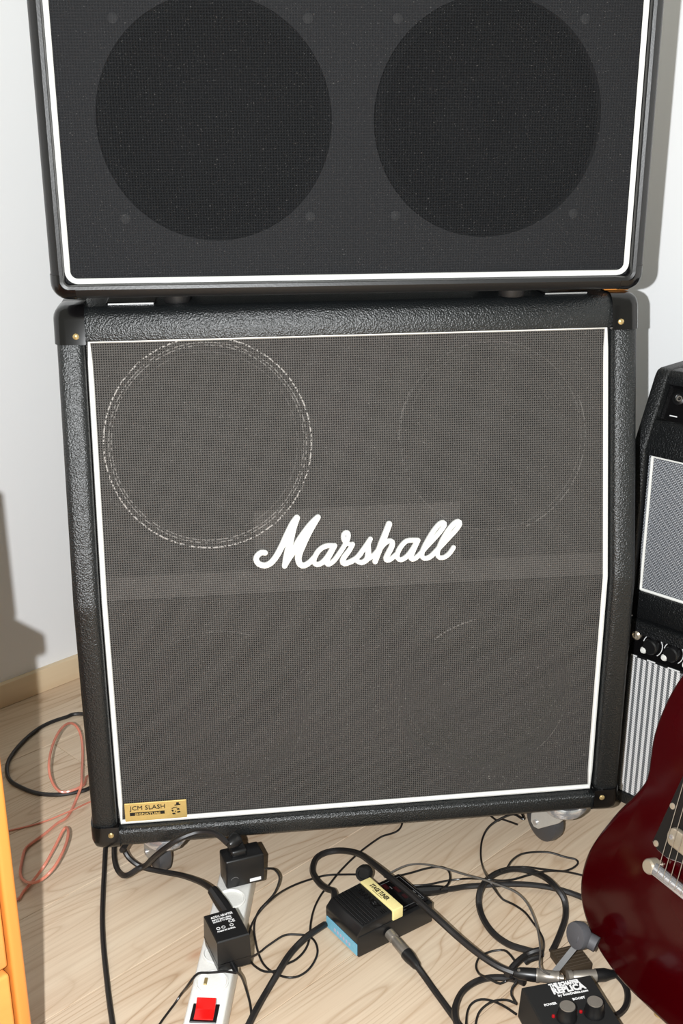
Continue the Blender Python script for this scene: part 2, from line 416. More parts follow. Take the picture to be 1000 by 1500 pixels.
# corner protectors and screws
def corner(x0, x1, y0, y1, z0, z1, sx, sz):
    b = box(x0, x1, y0, y1, z0, z1)
    es = [e for e in b.edges]
    def on(v): return (abs(v.co.x-(x0 if sx < 0 else x1)) < 1e-6)+(abs(v.co.z-(z0 if sz < 0 else z1)) < 1e-6)+(abs(v.co.y-y0) < 1e-6)
    es = [e for e in b.edges if on(e.verts[0])+on(e.verts[1]) >= 5]
    es2 = [e for e in b.edges if e not in es]
    bmesh.ops.bevel(b, geom=es, offset=.016, segments=5, affect='EDGES', profile=.5)
    return b
for sx in (-1, 1):
    for top in (0, 1):
        for back in (0, 1):
            xa, xb = sorted((sx*.3480, sx*(HW+.003)))
            if top: za, zb = ZT-.0445, ZT+.003
            else: za, zb = ZC-.003, ZC+.036
            b = corner(xa, xb, 0, .048, za, zb, sx, 1 if top else -1)
            for v in b.verts:
                if back: v.co.y = D+.003-v.co.y
                else: v.co.y += (yf(v.co.z) if top else 0)-.0035
            co = obj('corner_protector', b, 'black_gloss', cab)
            if not back:
                zz = ZT-.034 if top else ZC+.024
                obj('screw', lathe([(.0042, 0), (.0040, .0015), (.0022, .0028), (0, .003)], 12), 'brass', co, (sx*.3595, (yf(zz) if top else 0)-.0030, zz), (pi/2, 0, 0))
# recessed caster plates on the top
for sx in (-1, 1):
    c0 = obj('caster_cup', box(-.032, .032, 0, .075, 0, .0035, .0015, 1), 'black_gloss', cab, (sx*.2895, .097, ZT))
    obj('cup_rim', box(-.029, .029, -.0018, .0002, .0006, .0026), 'chrome', c0)
# casters
def caster(x, y, rz, parent):
    root = obj('caster', lathe([(0, 0), (.033, 0), (.035, -.004), (.035, -.010), (.030, -.013), (.030, -.017), (.026, -.021), (.016, -.024), (0, -.024)], 28), 'chrome', parent, (x, y, ZC), (0, 0, rz))
    f = bmesh.new()
    for s in (-1, 1):
        b = prism([(-.026, -.012), (.028, -.012), (.052, -.050), (.052, -.064), (.044, -.070), (.034, -.068), (-.010, -.032)], s*.017-.0015, s*.017+.0015, 'x', .0006, 1)
        join(f, b)
    box(-.018, .018, -.02, .02, -.0165, -.0135, bm=f)
    obj('fork', f, 'zinc', root)
    obj('wheel', lathe([(.006, -.0125), (.026, -.0125), (.0335, -.009), (.0352, 0), (.0335, .009), (.026, .0125), (.006, .0125)], 32, 'x'), 'wheel', root, (0, .040, -.0593))
    obj('axle', lathe([(0, -.021), (.0045, -.021), (.0045, .021), (0, .021)], 12, 'x'), 'chrome', root, (0, .040, -.0593))
    return root
for x, y, rz in ((-.286, .038, .35), (.316, .036, .42), (-.286, .30, 0), (.316, .30, 0)): caster(x, y, rz, cab)
# script logo
NU = Vector((0, -(ZT-ZB), YT)).normalized()
def lg(zx, zy, part):
    if part == 0: u, v = 365+zx*.16, 745+zy*.16
    else: u, v = 515+zx*.16, 750+zy*.16
    return onplane(u, v, Vector((0, .0145, ZB)), NU)
strokes = [
 (0, [(145, 405), (110, 403), (75, 430), (62, 465), (85, 505), (140, 522), (195, 500), (245, 440), (295, 350), (345, 240), (395, 140), (436, 84)], 23, 26, 26),
 (0, [(436, 84), (405, 170), (380, 270), (362, 350), (340, 440), (325, 522)], 26, 30, 24),
 (0, [(322, 526), (370, 440), (430, 350), (490, 250), (560, 150), (628, 78)], 22, 34, 24),
 (0, [(628, 78), (565, 180), (505, 290), (462, 390), (448, 460), (465, 510), (505, 520), (555, 490), (590, 450)], 24, 32, 22),
 (0, [(775, 340), (730, 338), (680, 350), (630, 390), (596, 450), (592, 490), (620, 512), (665, 495), (715, 440), (770, 350)], 21, 22, 22),
 (0, [(782, 338), (745, 410), (715, 465), (705, 500), (730, 508), (775, 475), (830, 400), (880, 320), (905, 265), (905, 225), (885, 216), (862, 235), (860, 275), (880, 310), (915, 325), (945, 325)], 21, 20, 18),
 (0, [(945, 325), (915, 380), (870, 440), (852, 480), (868, 502), (915, 490), (975, 455), (1020, 410)], 20, 24, 20),
 (1, [(0, 455), (60, 400), (120, 320), (170, 245)], 18, 21, 20),
 (1, [(168, 248), (150, 290), (150, 340), (148, 400), (130, 440), (85, 462), (45, 445)], 20, 26, 20),
 (1, [(130, 440), (185, 405), (235, 350)], 18, 18, 18),
 (1, [(340, 108), (305, 200), (265, 300), (232, 390), (212, 450)], 26, 28, 24),
 (1, [(250, 350), (290, 295), (335, 262), (368, 270), (365, 310), (335, 370), (310, 420), (322, 440), (360, 425), (420, 370)], 18, 24, 18),
 (1, [(600, 255), (555, 255), (500, 262), (450, 310), (418, 370), (415, 415), (445, 435), (495, 410), (545, 350), (590, 275)], 20, 21, 20),
 (1, [(604, 255), (570, 330), (545, 390), (538, 425), (565, 428), (610, 395), (680, 315), (750, 240), (810, 170), (845, 115), (835, 92), (800, 105), (745, 170), (690, 260), (650, 340), (638, 395), (660, 422), (710, 410), (760, 365)], 20, 20, 21),
 (1, [(760, 365), (810, 310), (880, 235), (945, 165), (985, 105), (972, 82), (935, 100), (880, 165), (825, 255), (790, 335), (780, 385), (800, 415), (850, 408), (895, 370), (928, 320)], 21, 21, 19),
]
lgm = bmesh.new()
pxm = (onplane(560, 790, (0, .0145, ZB), NU)-onplane(550, 790, (0, .0145, ZB), NU)).length/10
for si, (part, pts, w0, w1, w2) in enumerate(strokes):
    P = smooth_path([lg(a, b, part) for a, b in pts], .003)
    m = len(P); rr = []
    P = [p + NU*(.00022*si + .00020*i/m) for i, p in enumerate(P)]
    for i in range(m):
        t = i/(m-1); ww = w0+(w1-w0)*min(1, t*2) if t < .5 else w1+(w2-w1)*(t*2-1)
        rr.append(ww*.16*pxm*1.10)
    tube(P, rr, 10, False, lgm, flat=(NU, .0028))
    for e, r_ in ((P[0], rr[0]), (P[-1], rr[-1])):
        s = lathe([(r_, -.0028), (r_, .0006), (r_*.9, .0021), (r_*.7, .0028), (0, .0028)], 18)
        q = Vector((0, 0, 1)).rotation_difference(NU).to_matrix().to_4x4(); q.translation = e
        join(lgm, s, q)
lo_g = obj('script_logo', lgm, 'piping', cab); lo_g['label'] = 'white raised script logo across the grille'
# name plate
np_ = obj('name_plate', box(-.3395, -.2520, .0125, .0150, .1275, .1575, .0006, 1), 'gold', cab); np_['label'] = 'small gold name plate in the lower corner of the grille'
text('plate_lettering', 'JCM SLASH', .0098, 'ink', np_, (-.3320, .0121, .1465), (1, 0, 0), (0, 0, 1), .0003, 0, fit=.050)
obj('plate_bar', box(-.3325, -.2835, .0121, .0127, .1375, .1425), 'ink', np_)
text('plate_lettering', 'SIGNATURE', .0048, 'gold', np_, (-.3255, .0118, .1383), (1, 0, 0), (0, 0, 1), .0003, .0001, fit=.036)
em = bmesh.new()
for poly in ([(-.2690, .1495), (-.2610, .1500), (-.2605, .1515), (-.2625, .1515), (-.2628, .1545), (-.2665, .1545), (-.2668, .1510), (-.2690, .1508)], [(-.2735, .1448), (-.2700, .1470), (-.2655, .1470), (-.2650, .1462), (-.2695, .1460), (-.2730, .1440)],
             [(-.2740, .1420), (-.2715, .1430), (-.2705, .1405), (-.2725, .1395)], [(-.2665, .1390), (-.2620, .1402), (-.2610, .1380), (-.2650, .1370)], [(-.2730, .1375), (-.2690, .1375), (-.2680, .1352), (-.2720, .1350)], [(-.2665, .1440), (-.2630, .1448), (-.2620, .1425), (-.2650, .1420)], [(-.269, .1405), (-.268, .1410), (-.2675, .1392), (-.2685, .139)]):
    join(em, prism(poly, .0121, .0127, 'y'))
obj('plate_emblem', em, 'ink', np_, smooth=0)

# ------------------------------------------------------------------ two-speaker amplifier on top
CRZ = -.0371
amp = thing('combo_amplifier', 'wide black two-speaker amplifier with thick white piping resting on the slant cabinet', 'amplifier', (-.0122, .0041, ZT+.0005), CRZ)
z0, z1, hw = .020, .520, .3685
ring = lambda h, a, b, r, y: [(p[0], y, p[1]) for p in rrect(h, a, b, r, 6)]
sh = loft([ring(hw-.017, z0+.017, z1-.017, .006, .26), ring(hw-.017, z0+.017, z1-.017, .006, .004), ring(hw-.016, z0+.016, z1-.016, .007, .001), ring(hw-.012, z0+.012, z1-.012, .012, 0), ring(hw-.005, z0+.005, z1-.005, .017, .003), ring(hw-.0015, z0+.0015, z1-.0015, .019, .008), ring(hw, z0, z1, .02, .014), ring(hw, z0, z1, .02, .26)], False, False)
obj('shell', sh, 'tolex_smooth', amp)
obj('back_panel', box(-hw+.01, hw-.01, .245, .255, z0+.01, z1-.01), 'black_matte', amp)
M['cloth_c'] = weave('fine_black_grille_cloth', (2, 2, 2), (30, 31, 33), .0033, .33, (), .12, .85)
obj('grille_cloth', loft([[(-hw+.0165, .0150, z), (hw-.0165, .0150, z)] for z in (z0+.0165, z1-.0165)], closed=False), 'cloth_c', amp)
obj('piping', tube([Vector((p[0], .0135, p[1])) for p in rrect(hw-.0205, z0+.0205, z1-.0205, .012, 6)], .0035, 8, True), 'piping', amp)
for cx, x0, x1 in ((-.163, -hw+.017, 0), (.165, 0, hw-.017)):
    obj('baffle', plate_hole(x0, x1, z0+.017, z1-.017, cx, .2255, .139, lambda z: .0185), 'baffle', amp)
    o = obj('speaker_driver', lathe([(.146, 0), (.146, .003), (.135, .004), (.125, .002), (.055, .05), (.04, .05), (.02, .042), (0, .04)], 40), 'cone', amp, (cx, .037, .2255), (-pi/2, 0, 0))
    for a in (pi/4, 3*pi/4, 5*pi/4, 7*pi/4):
        obj('speaker_bolt', lathe([(.0062, 0), (.0062, .0012), (.004, .0022), (0, .0024)], 10), M.setdefault('bolt', plain('bolt_head', (112, 112, 114), .7)), amp, (cx+.158*math.cos(a), .0185, .2255+.158*math.sin(a)), (pi/2, 0, 0))
for sx in (-1, 1):
    for sy in (.098, .225):
        obj('foot', lathe([(0, 0), (.016, 0), (.0175, .003), (.0195, .0205), (0, .0205)], 20), 'rubber', amp, (sx*.222, sy, 0))
    for sz in (0, 1):
        def cl(o, y):
            zc_ = z0+.02 if not sz else z1-.02; k_ = -1 if not sz else 1; R_ = .02+o
            pts = [(sx*(hw+o), y, zc_-k_*.010)] + [(sx*(hw-.02+R_*math.cos(t)), y, zc_+k_*R_*math.sin(t)) for t in [i*pi/16 for i in range(9)]] + [(sx*(hw-.03), y, zc_+k_*R_)]
            return pts
        obj('corner_piece', loft([cl(-.0125, -.0006), cl(-.0055, .0022), cl(-.0015, .0070), cl(.0008, .0135), cl(.0008, .034)], closed=False), 'black_gloss', amp)
obj('handle', tube(smooth_path([(-.10, .13, z1-.004), (-.095, .13, z1+.012), (-.06, .13, z1+.024), (.06, .13, z1+.024), (.095, .13, z1+.012), (.10, .13, z1-.004)], .01), .009, 10), 'rubber', amp)
tag(obj('pine_board', box(.344, .379, .100, .345, ZT+.0034, ZT+.0200, .0012, 1), 'pine'), 'orange pine board lying on the slant cabinet under the amplifier', 'board')

# ------------------------------------------------------------------ two small amplifiers by the right wall
ARZ = math.atan2(-.79, .613)
A0 = Vector((.444, .158, 0))
M['cloth_stripe'] = None
def stripe_cloth():
    k = NT('striped_black_and_white_cloth'); tc = k.n('ShaderNodeTexCoord'); sp = k.n('ShaderNodeSeparateXYZ'); k.l(tc.outputs['Object'], sp.inputs[0])
    st = k.math('GREATER_THAN', k.math('SINE', k.math('MULTIPLY', sp.outputs[0], 2*pi/.0098)), -.1)
    tw = k.math('MULTIPLY_ADD', k.math('SINE', k.math('MULTIPLY_ADD', sp.outputs[2], 2*pi/.0040, k.math('MULTIPLY', sp.outputs[0], 900.0))), .5, .5)
    whi = k.mix(tw, lin((246, 246, 244)), lin((204, 200, 202))); drk = k.mix(tw, lin((58, 60, 62)), lin((140, 142, 144)))
    k.set(k.mix(st, drk, whi), .7); k.bump(tw, .5, .001); return k.m
M['cloth_stripe'] = stripe_cloth()
sa = thing('small_amplifier', 'small black amplifier with striped white cloth and pointer knobs, standing on the floor', 'amplifier', A0, ARZ)
W1, D1, H1 = .34, .215, .333
obj('shell', loft([[(x, y, z) for (x, z) in rrect2] for y, rrect2 in ((D1, [(W1, 0), (W1, H1), (0, H1), (0, 0)]), (.006, [(W1, 0), (W1, H1), (0, H1), (0, 0)]), (0, [(W1-.004, .004), (W1-.004, H1-.004), (.004, H1-.004), (.004, .004)]), (0, [(W1-.011, .022), (W1-.011, H1-.022), (.007, H1-.022), (.007, .022)]), (.012, [(W1-.011, .022), (W1-.011, H1-.022), (.007, H1-.022), (.007, .022)]))], True, True), 'tolex_small', sa)
obj('grille_cloth', box(.004, W1-.011, .003, .008, .022, .2745, .002, 1), 'cloth_stripe', sa)
cp = obj('control_panel', prism([(-.002, .2745), (-.002, .278), (.008, .327), (.020, .328), (.020, .2745)], .004, W1-.010, 'x', .001, 1), 'black_gloss', sa)
obj('trim_strip', box(.004, W1-.010, -.0040, -.001, .2730, .2765), 'black', cp)
pn = lambda z: -.002+(z-.278)*.010/.049
def arc_mark(x, z, r):
    b = bmesh.new()
    for a0, a1 in ((-.9, .8), (2.3, 3.0)):
        P = [Vector((x+r*math.cos(a0+(a1-a0)*i/8), pn(z)-.0010+(r*math.sin(a0+(a1-a0)*i/8))*.21, z+r*math.sin(a0+(a1-a0)*i/8))) for i in range(9)]
        tube(P, .0007, 6, False, b)
    return b
obj('input_jack', lathe([(.0075, 0), (.0075, .004), (.005, .006), (.0042, .004), (0, .003)], 18), 'nickel', cp, (.0145, pn(.307), .307), (pi/2, 0, 0))
def knob1(x, z):
    kb = obj('knob', lathe([(.0125, 0), (.0122, .010), (.0105, .012), (0, .012)], 20), 'black', cp, (x, pn(z)-.0005, z), (pi/2, 0, 0))
    obj('pointer', lathe([(0, 0), (.0040, .0008), (.0056, .003), (.0040, .0055), (0, .006)], 14), 'white', kb, (-.0095, -.0075, .008))
    obj('dial_mark', arc_mark(x, z, .0165), 'print', cp)
for x in (.044, .080, .116, .152, .188): knob1(x, .299)
for x, wd in ((.012, .010), (.040, .014), (.076, .020), (.112, .02)):
    obj('dial_caption', box(x, x+wd, -.0048, -.0040, .2738, .2757), 'print', cp)
# upper practice amp
ua = thing('practice_amplifier', 'small black amplifier with silver-grey grille and sloping panel, on top of the striped-cloth amplifier', 'amplifier', A0+Vector((0, 0, H1)), ARZ)
W2, D2 = .34, .19
kz, tz, ty = .276, .386, .052      # kink height, top height, top set-back (local)
prof = [(0, .002), (0, kz), (ty-.006, tz-.010), (ty, tz-.002), (ty+.008, tz), (D2, tz), (D2, .002)]
for x0 in (-.020, W2-.022): obj('side_panel', prism(prof, x0, x0+.022, 'x', .004, 3, 15), 'tolex_small', ua)
sl = lambda z: (z-kz)/(tz-kz)*ty
obj('shell', prism([(.022, .003), (.022, kz), (ty+.02, tz-.018), (ty+.02, tz-.003), (D2-.002, tz-.003), (D2-.002, .003)], .001, W2-.021, 'x'), 'black_matte', ua)
obj('bottom_rail', box(.001, W2-.021, .003, .03, .003, .0475, .003, 2), 'tolex_small', ua)
obj('middle_rail', prism([(.001, kz-.010), (sl(.311)+.001, .311), (sl(.311)+.006, .316), (.05, .314), (.05, kz-.010)], .001, W2-.021, 'x', .002, 2), 'tolex_small', ua)
obj('top_rail', prism([(sl(.366)+.001, .366), (ty-.004, tz-.008), (ty+.005, tz-.001), (ty+.03, tz-.001), (ty+.03, .366)], .001, W2-.021, 'x', .002, 2), 'tolex_small', ua)
M['cloth_silver'] = None
def silver_cloth():
    k = NT('silver_grey_grille_cloth'); tc = k.n('ShaderNodeTexCoord'); sp = k.n('ShaderNodeSeparateXYZ'); k.l(tc.outputs['Object'], sp.inputs[0])
    br = k.n('ShaderNodeTexBrick'); cx = k.n('ShaderNodeCombineXYZ'); k.l(sp.outputs[0], cx.inputs[0]); k.l(sp.outputs[2], cx.inputs[1]); k.l(cx.outputs[0], br.inputs['Vector'])
    br.inputs['Scale'].default_value = 1.0; br.inputs['Brick Width'].default_value = .0042; br.inputs['Row Height'].default_value = .0026; br.inputs['Mortar Size'].default_value = .00055
    br.inputs['Color1'].default_value = lin((158, 162, 168)); br.inputs['Color2'].default_value = lin((176, 178, 182)); br.inputs['Mortar'].default_value = lin((40, 42, 48))
    k.set(br.outputs[0], .7); k.bump(br.outputs['Fac'], -.4, .001); return k.m
M['cloth_silver'] = silver_cloth()
obj('grille_cloth', box(.004, W2-.020, .010, .014, .046, kz-.009, 0), 'cloth_silver', ua)
obj('piping', tube([Vector((p[0]+W2/2-.006, .008, p[1])) for p in rrect(W2/2-.0165, .0495, kz-.0115, .002, 2)], .0024, 8, True), 'piping', ua)
cpn = obj('control_panel', prism([(sl(.312)+.016, .312), (sl(.370)+.016, .370), (sl(.370)+.020, .370), (sl(.312)+.020, .312)], .003, W2-.023, 'x'), 'black_gloss', ua)
tl = -math.atan2(ty, tz-kz)
j = obj('input_jack', lathe([(.0105, 0), (.0105, .003), (.0075, .005), (.0065, .002), (.0045, .001), (0, .001)], 20), 'black', cpn, (.0235, sl(.347)+.0155, .347), (pi/2+tl, 0, 0))
obj('jack_contact', lathe([(.0045, 0), (.0045, .002), (.0028, .002), (.0028, 0)], 12), 'steel', j, (.001, -.001, .0015))
obj('panel_caption', box(.0165, .0285, sl(.322)+.0148, sl(.322)+.0156, .3212, .3228), 'print', cpn)
for i in range(5):
    kb = obj('knob', lathe([(.010, 0), (.0095, .010), (.0085, .012), (0, .012)], 18), 'black', cpn, (.09+i*.044, sl(.347)+.0155, .347), (pi/2+tl, 0, 0))
h = obj('handle', tube(smooth_path([(.075, .11, tz+.002), (.09, .11, tz+.014), (.13, .11, tz+.020), (W2-.13, .11, tz+.020), (W2-.09, .11, tz+.014), (W2-.075, .11, tz+.002)], .008), .008, 8), 'rubber', ua)
for x in (.070, W2-.070): obj('handle_mount', box(x-.02, x+.02, .098, .122, tz-.001, tz+.006, .002, 2), 'chrome', h)

# ------------------------------------------------------------------ guitar and its stand
gx = Vector((.352, -.936, 0)).normalized(); gb = Vector((-gx.y, gx.x, 0)); LEAN = .2
ga = Vector((0, 0, 1))*math.cos(LEAN) + gb*math.sin(LEAN); gn = gx.cross(ga)
GT = onz(1003, 1296, .2); GO = GT - ga*.181
gt = thing('electric_guitar', 'dark cherry red electric guitar with black pickguard leaning in a low stand', 'guitar')
gm = Matrix((gx, ga, gn)).transposed().to_4x4(); gm.translation = GO; gt.matrix_world = gm
half = [(0, 0), (-.04, .0005), (-.075, .005), (-.112, .017), (-.147, .043), (-.164, .072), (-.168, .105), (-.161, .142), (-.136, .200), (-.112, .243), (-.1015, .270), (-.1035, .292), (-.1075, .318), (-.1075, .340), (-.103, .372), (-.095, .402), (-.082, .432), (-.064, .450), (-.045, .452), (-.034, .438), (-.031, .41)]
oL = smooth_path([(x, y, 0) for x, y in half], .008)
oR = [Vector((-p.x, p.y, 0)) for p in reversed(oL)][:-1]
outl = [(p.x, p.y) for p in oL + oR]
obj('body', prism(outl, -.042, 0, 'z', .007, 4, 50), 'cherry', gt)
pg = [(-.062, .203), (-.052, .198), (-.035, .197), (-.015, .203), (.02, .212), (.06, .225), (.085, .245), (.082, .285), (.05, .315), (.032, .345), (-.022, .350), (-.036, .335), (-.044, .301)]
pgo = [((x-.01)*1.009+.01, (y-.27)*1.008+.27) for x, y in pg]
g1 = obj('pickguard', prism(pgo, .0002, .0016, 'z'), 'piping', gt, smooth=0)
obj('pickguard_face', prism(pg, .0010, .0030, 'z', .0006, 1), 'black', g1)
for x, y in ((-.0555, .2045), (-.046, .262), (.068, .26), (.03, .335)): obj('screw', lathe([(.0042, 0), (.0038, .0012), (0, .0022)], 12), 'nickel', g1, (x, y, .003))
pk = obj('pickup', prism([(math.cos(a)*.0105+(.034 if math.cos(a) > 0 else -.026), .231+math.sin(a)*.0125) for a in [pi/2-pi*i/10 for i in range(11)] + [-pi/2-pi*i/10 for i in range(11)]], .003, .012, 'z', .0025, 2, 30), 'nickel', gt)
for x in (-.028, .037): obj('screw', lathe([(.0032, 0), (.003, .0015), (0, .002)], 10), 'chrome', pk, (x, .231, .012))
tp = obj('tailpiece', tube(smooth_path([(-.050, .182, .013), (-.03, .1815, .014), (0, .181, .0145), (.03, .1805, .014), (.050, .180, .013)], .008), [.0072]*1+[.0072]*200, 12) if False else tube(smooth_path([(-.050, .182, .013), (0, .181, .0145), (.050, .180, .013)], .01), .0072, 12), 'chrome', gt)
for x in (-.044, .044): obj('stud', lathe([(.006, 0), (.006, .006), (.0098, .007), (.0098, .019), (.008, .0215), (0, .0215)], 20), 'nickel', tp, (x, .181, 0))
obj('bridge_ridge', box(-.036, .036, .176, .1835, .016, .0215, .0015, 2), 'chrome', tp)
for i in range(6):
    x = -.026+i*.0104; x2 = -.0175+i*.007
    obj('string', tube([Vector((x, .180, .0222)), Vector((x, .2, .022)), Vector((x2, .80, .018)), Vector((x2*1.2, .84, .010))], .0005, 5), 'steel', gt)
obj('strap_button', lathe([(.004, 0), (.004, .006), (.0072, .008), (.0072, .0105), (0, .012)], 16), 'brass', gt, (0, .001, -.02), (pi/2, 0, 0))
nk = obj('neck', loft([[(-hw_, y, -.002), (hw_, y, -.002), (hw_*.8, y, -.016), (0, y, -.022), (-hw_*.8, y, -.016)] for y, hw_ in ((.36, .029), (.60, .0255), (.80, .0215))], True, True), 'cherry', gt)
obj('fretboard', box(-.024, .024, .36, .80, -.002, .004, .001, 1), 'rosewood', nk)
hs = obj('headstock', prism([(-.021, .80), (.021, .80), (.036, .83), (.042, .94), (.03, .975), (0, .965), (-.03, .975), (-.042, .94), (-.036, .83)], -.018, -.004, 'z', .002, 2), 'black_gloss', nk)
for s in (-1, 1):
    for q in range(3): obj('tuner_peg', lathe([(0, 0), (.004, .0), (.004, .010), (.0085, .014), (.0085, .018), (0, .022)], 12, 'x', mat=Matrix.Scale(s, 4, (1, 0, 0))), 'nickel', hs, (s*.040, .848+q*.036, -.012))
# stand
gs = thing('guitar_stand', 'low grey folding guitar stand with rubber padded arms under the red guitar', 'guitar stand')
def gp(x, y, n): return GO + gx*x + ga*y + gn*n
for s in (-1, 1):
    if s < 0: p0 = onplane(842, 1371, GO+gn*.034, gn); q0 = onplane(874, 1384, GO+gn*.013, gn)
    else:
        l0 = [(p0_ - GO).dot(ax) for ax in (gx, ga)]; p0 = gp(-l0[0], l0[1], .034); q0 = gp(-l1[0], l1[1], .013)
    if s < 0: p0_ = p0.copy(); l1 = [(q0-GO).dot(ax) for ax in (gx, ga)]
    p1 = gp(s*.138, .010, -.066)
    arm = obj('pad', tube([p0+gn*.002, p0, p0-gn*.006, p0-gn*.014, p0-gn*.016], [.008, .0175, .0185, .0165, .010], 20), 'grey_rubber', gs)
    obj('foam_sleeve', tube([gp(s*.138, .010, .004), gp(s*.138, .010, 0), p1], [.008, .0125, .0125], 16), 'grey_rubber', gs)
    obj('arm', tube(smooth_path([p0-gn*.010, gp(s*.136, .013, .010), gp(s*.138, .010, -.002)], .006), .0075, 10), 'grey_metal', gs)
    obj('pad_tip', tube(smooth_path([p0-gn*.004, p0-gn*.004+(q0-p0)*.5, q0], .006), .0105, 14), 'grey_rubber', arm)
    ft = Vector((p0.x, p0.y, 0))-gb*(.028 if s < 0 else .0)-gx*s*.0+Vector((0, 0, .006))
    if s < 0: ft = onz(812, 1424, .006)
    obj('front_leg', tube([p0-gn*.018, ft], .0055, 4), 'grey_metal', gs)
    bk = Vector((p1.x, p1.y, .007))+gb*.11
    obj('rear_leg', tube([p1+gn*.004, bk], .007, 8), 'grey_metal', gs)
    obj('foot', lathe([(0, 0), (.011, 0), (.011, .012), (0, .014)], 14), 'rubber', gs, (bk.x, bk.y, 0))
    obj('strut', tube([p1, gp(0, .10, -.095)], .006, 8), 'grey_metal', gs)
obj('cross_bar', tube([gp(-.138, .010, -.064), gp(.138, .010, -.064)], .0065, 8), 'grey_metal', gs)

# ------------------------------------------------------------------ pine chest at the left edge, with a box on top
ch = thing('pine_chest', 'orange pine chest of drawers at the left edge of the room', 'chest of drawers', Vector((-.4105, -.430, 0)), RZ)
# local: x along the front (negative = away to the left), y depth away from the viewer, front at y=0
CW, CD, CH = .75, .45, .642
obj('corner_post', box(-.0145, 0, 0, .03, 0, CH-.022, .004, 4), 'pine', ch)
obj('corner_post', box(-CW, -CW+.017, 0, .03, 0, CH-.022, .005, 4), 'pine', ch)
for x0 in (-.016, -CW): obj('side_panel', box(x0, x0+.016, .03, CD, .03, CH-.022), 'pine', ch)
obj('top_board', box(-CW-.010, .0045, -.010, CD, CH-.022, CH, .004, 2), 'pine', ch)
obj('back_panel', box(-CW+.016, -.016, CD-.01, CD, .03, CH-.022), 'pine_drawer', ch)
obj('bottom_rail', box(-CW+.017, -.017, .004, .02, .02, .06), 'pine', ch)
for za, zb in ((.064, .264), (.272, .440), (.448, .614)):
    d = obj('drawer', box(-CW+.020, -.0172, .002, .022, za, zb, .004, 3), 'pine_drawer', ch)
    for kx in (-.2, -.55): obj('drawer_knob', lathe([(.008, 0), (.007, .010), (.016, .018), (.015, .025), (0, .028)], 18), 'pine', d, (kx, .002, (za+zb)/2), (pi/2, 0, 0))
bxp = lo.location + (onplane(25, 893, uv(0, V0), VD)-lo.location)*.49; bxp.z = CH
bx = thing('storage_box', 'dark lidded box standing on the pine chest', 'box', bxp, RZ)
obj('body', box(-.30, 0, 0, .20, .0005, .112, .003, 2), 'black', bx)
obj('lid', box(-.302, 0, 0, .202, .106, .1255, .003, 2), 'black', bx)

# ------------------------------------------------------------------ power strip and adapters
SRZ = -math.atan2(.181, .983)
ps = thing('power_strip', 'long white power strip with red rocker switch on the floor', 'power strip', Vector((-.2315, -.255, 0)), SRZ)
SW = .0246
obj('housing', box(-SW, SW, -.16, .272, 0, .040, .004, 3), 'white', ps)
def to_strip(p):
    q = Matrix.Rotation(-SRZ, 3, 'Z') @ (Vector(p)-Vector((-.2315, -.255, 0))); return q
for i in range(5):
    yy = .030+i*.0545
    so = obj('socket', lathe([(.0212, .0), (.0212, .0012), (.0195, .0016), (.0185, .0004), (.0180, -.0020), (0, -.0020)], 32), 'white', ps, (.0005, yy, .0412))
    for s in (-1, 1): obj('socket_hole', lathe([(0, .0), (.0026, 0), (.0026, .0006), (0, .0006)], 10), 'brass' if s < 0 else 'white', so, (s*.0095, 0, -.0020))
    if i == 0:
        obj('contact_clip', box(-.0105, -.0062, -.004, .008, -.0018, .0006, .0005, 1), 'brass', so)
obj('cord', tube(smooth_path([(0, -.158, .016), (-.002, -.180, .012), (-.006, -.192, .008), (-.012, -.200, .006), (-.020, -.206, .0046)], .01), .004, 8), 'white', ps)
sw = obj('switch_bezel', box(-.0165, .0165, -.0385, -.0075, .0400, .0420, .0006, 1), 'black', ps)
obj('rocker', prism([(-.036, .0425), (-.036, .0445), (-.021, .0455), (-.009, .0530), (-.0085, .0425)], -.0115, .0125, 'x', .0008, 2), 'red', sw)
# near adapter
c0 = Vector((-.2040, -.1790, .0433)); arz = .285
a2 = thing('power_adapter', 'boxy black power adapter printed with white lettering, plugged into the white strip', 'power adapter', c0, arz)
obj('housing', loft([[(sx*a, sy*b_, z) for sx, sy in ((-1, -1), (1, -1), (1, 1), (-1, 1))] for a, b_, z in ((.0215, .0285, 0), (.0225, .0295, .014), (.0218, .0285, .046), (.0205, .0272, .0475))], True, True), 'black', a2, smooth=20)
obj('seam', box(-.0228, .0228, -.0298, .0298, .0125, .0135), 'black_gloss', a2)
for t, z, s, ft in (('AC/DC ADAPTER', .0175, .0056, .030), ('INPUT 230V~50Hz', .0125, .0036, .026), ('OUTPUT 9V 200mA', .0085, .0036, .026), ('CE', .0020, .0068, .0085), ('MADE IN CHINA', -.0105, .0034, .024)):
    text('adapter_lettering', t, s, 'print', a2, (-.015 if t != 'CE' else .004, z, .0476), (1, 0, 0), (0, 1, 0), .0002, .00012, fit=ft)
for x in (-.012, -.005, .006): obj('approval_mark', lathe([(.0026, 0), (.0026, .0003), (.0018, .0003), (.0018, 0)], 14), 'print', a2, (x, -.0035, .0476))
obj('strain_relief', lathe([(.0038, 0), (.0038, .008), (.0026, .014), (0, .0142)], 12), 'black', a2, (-.002, -.0290, .006), (pi/2, 0, 0))
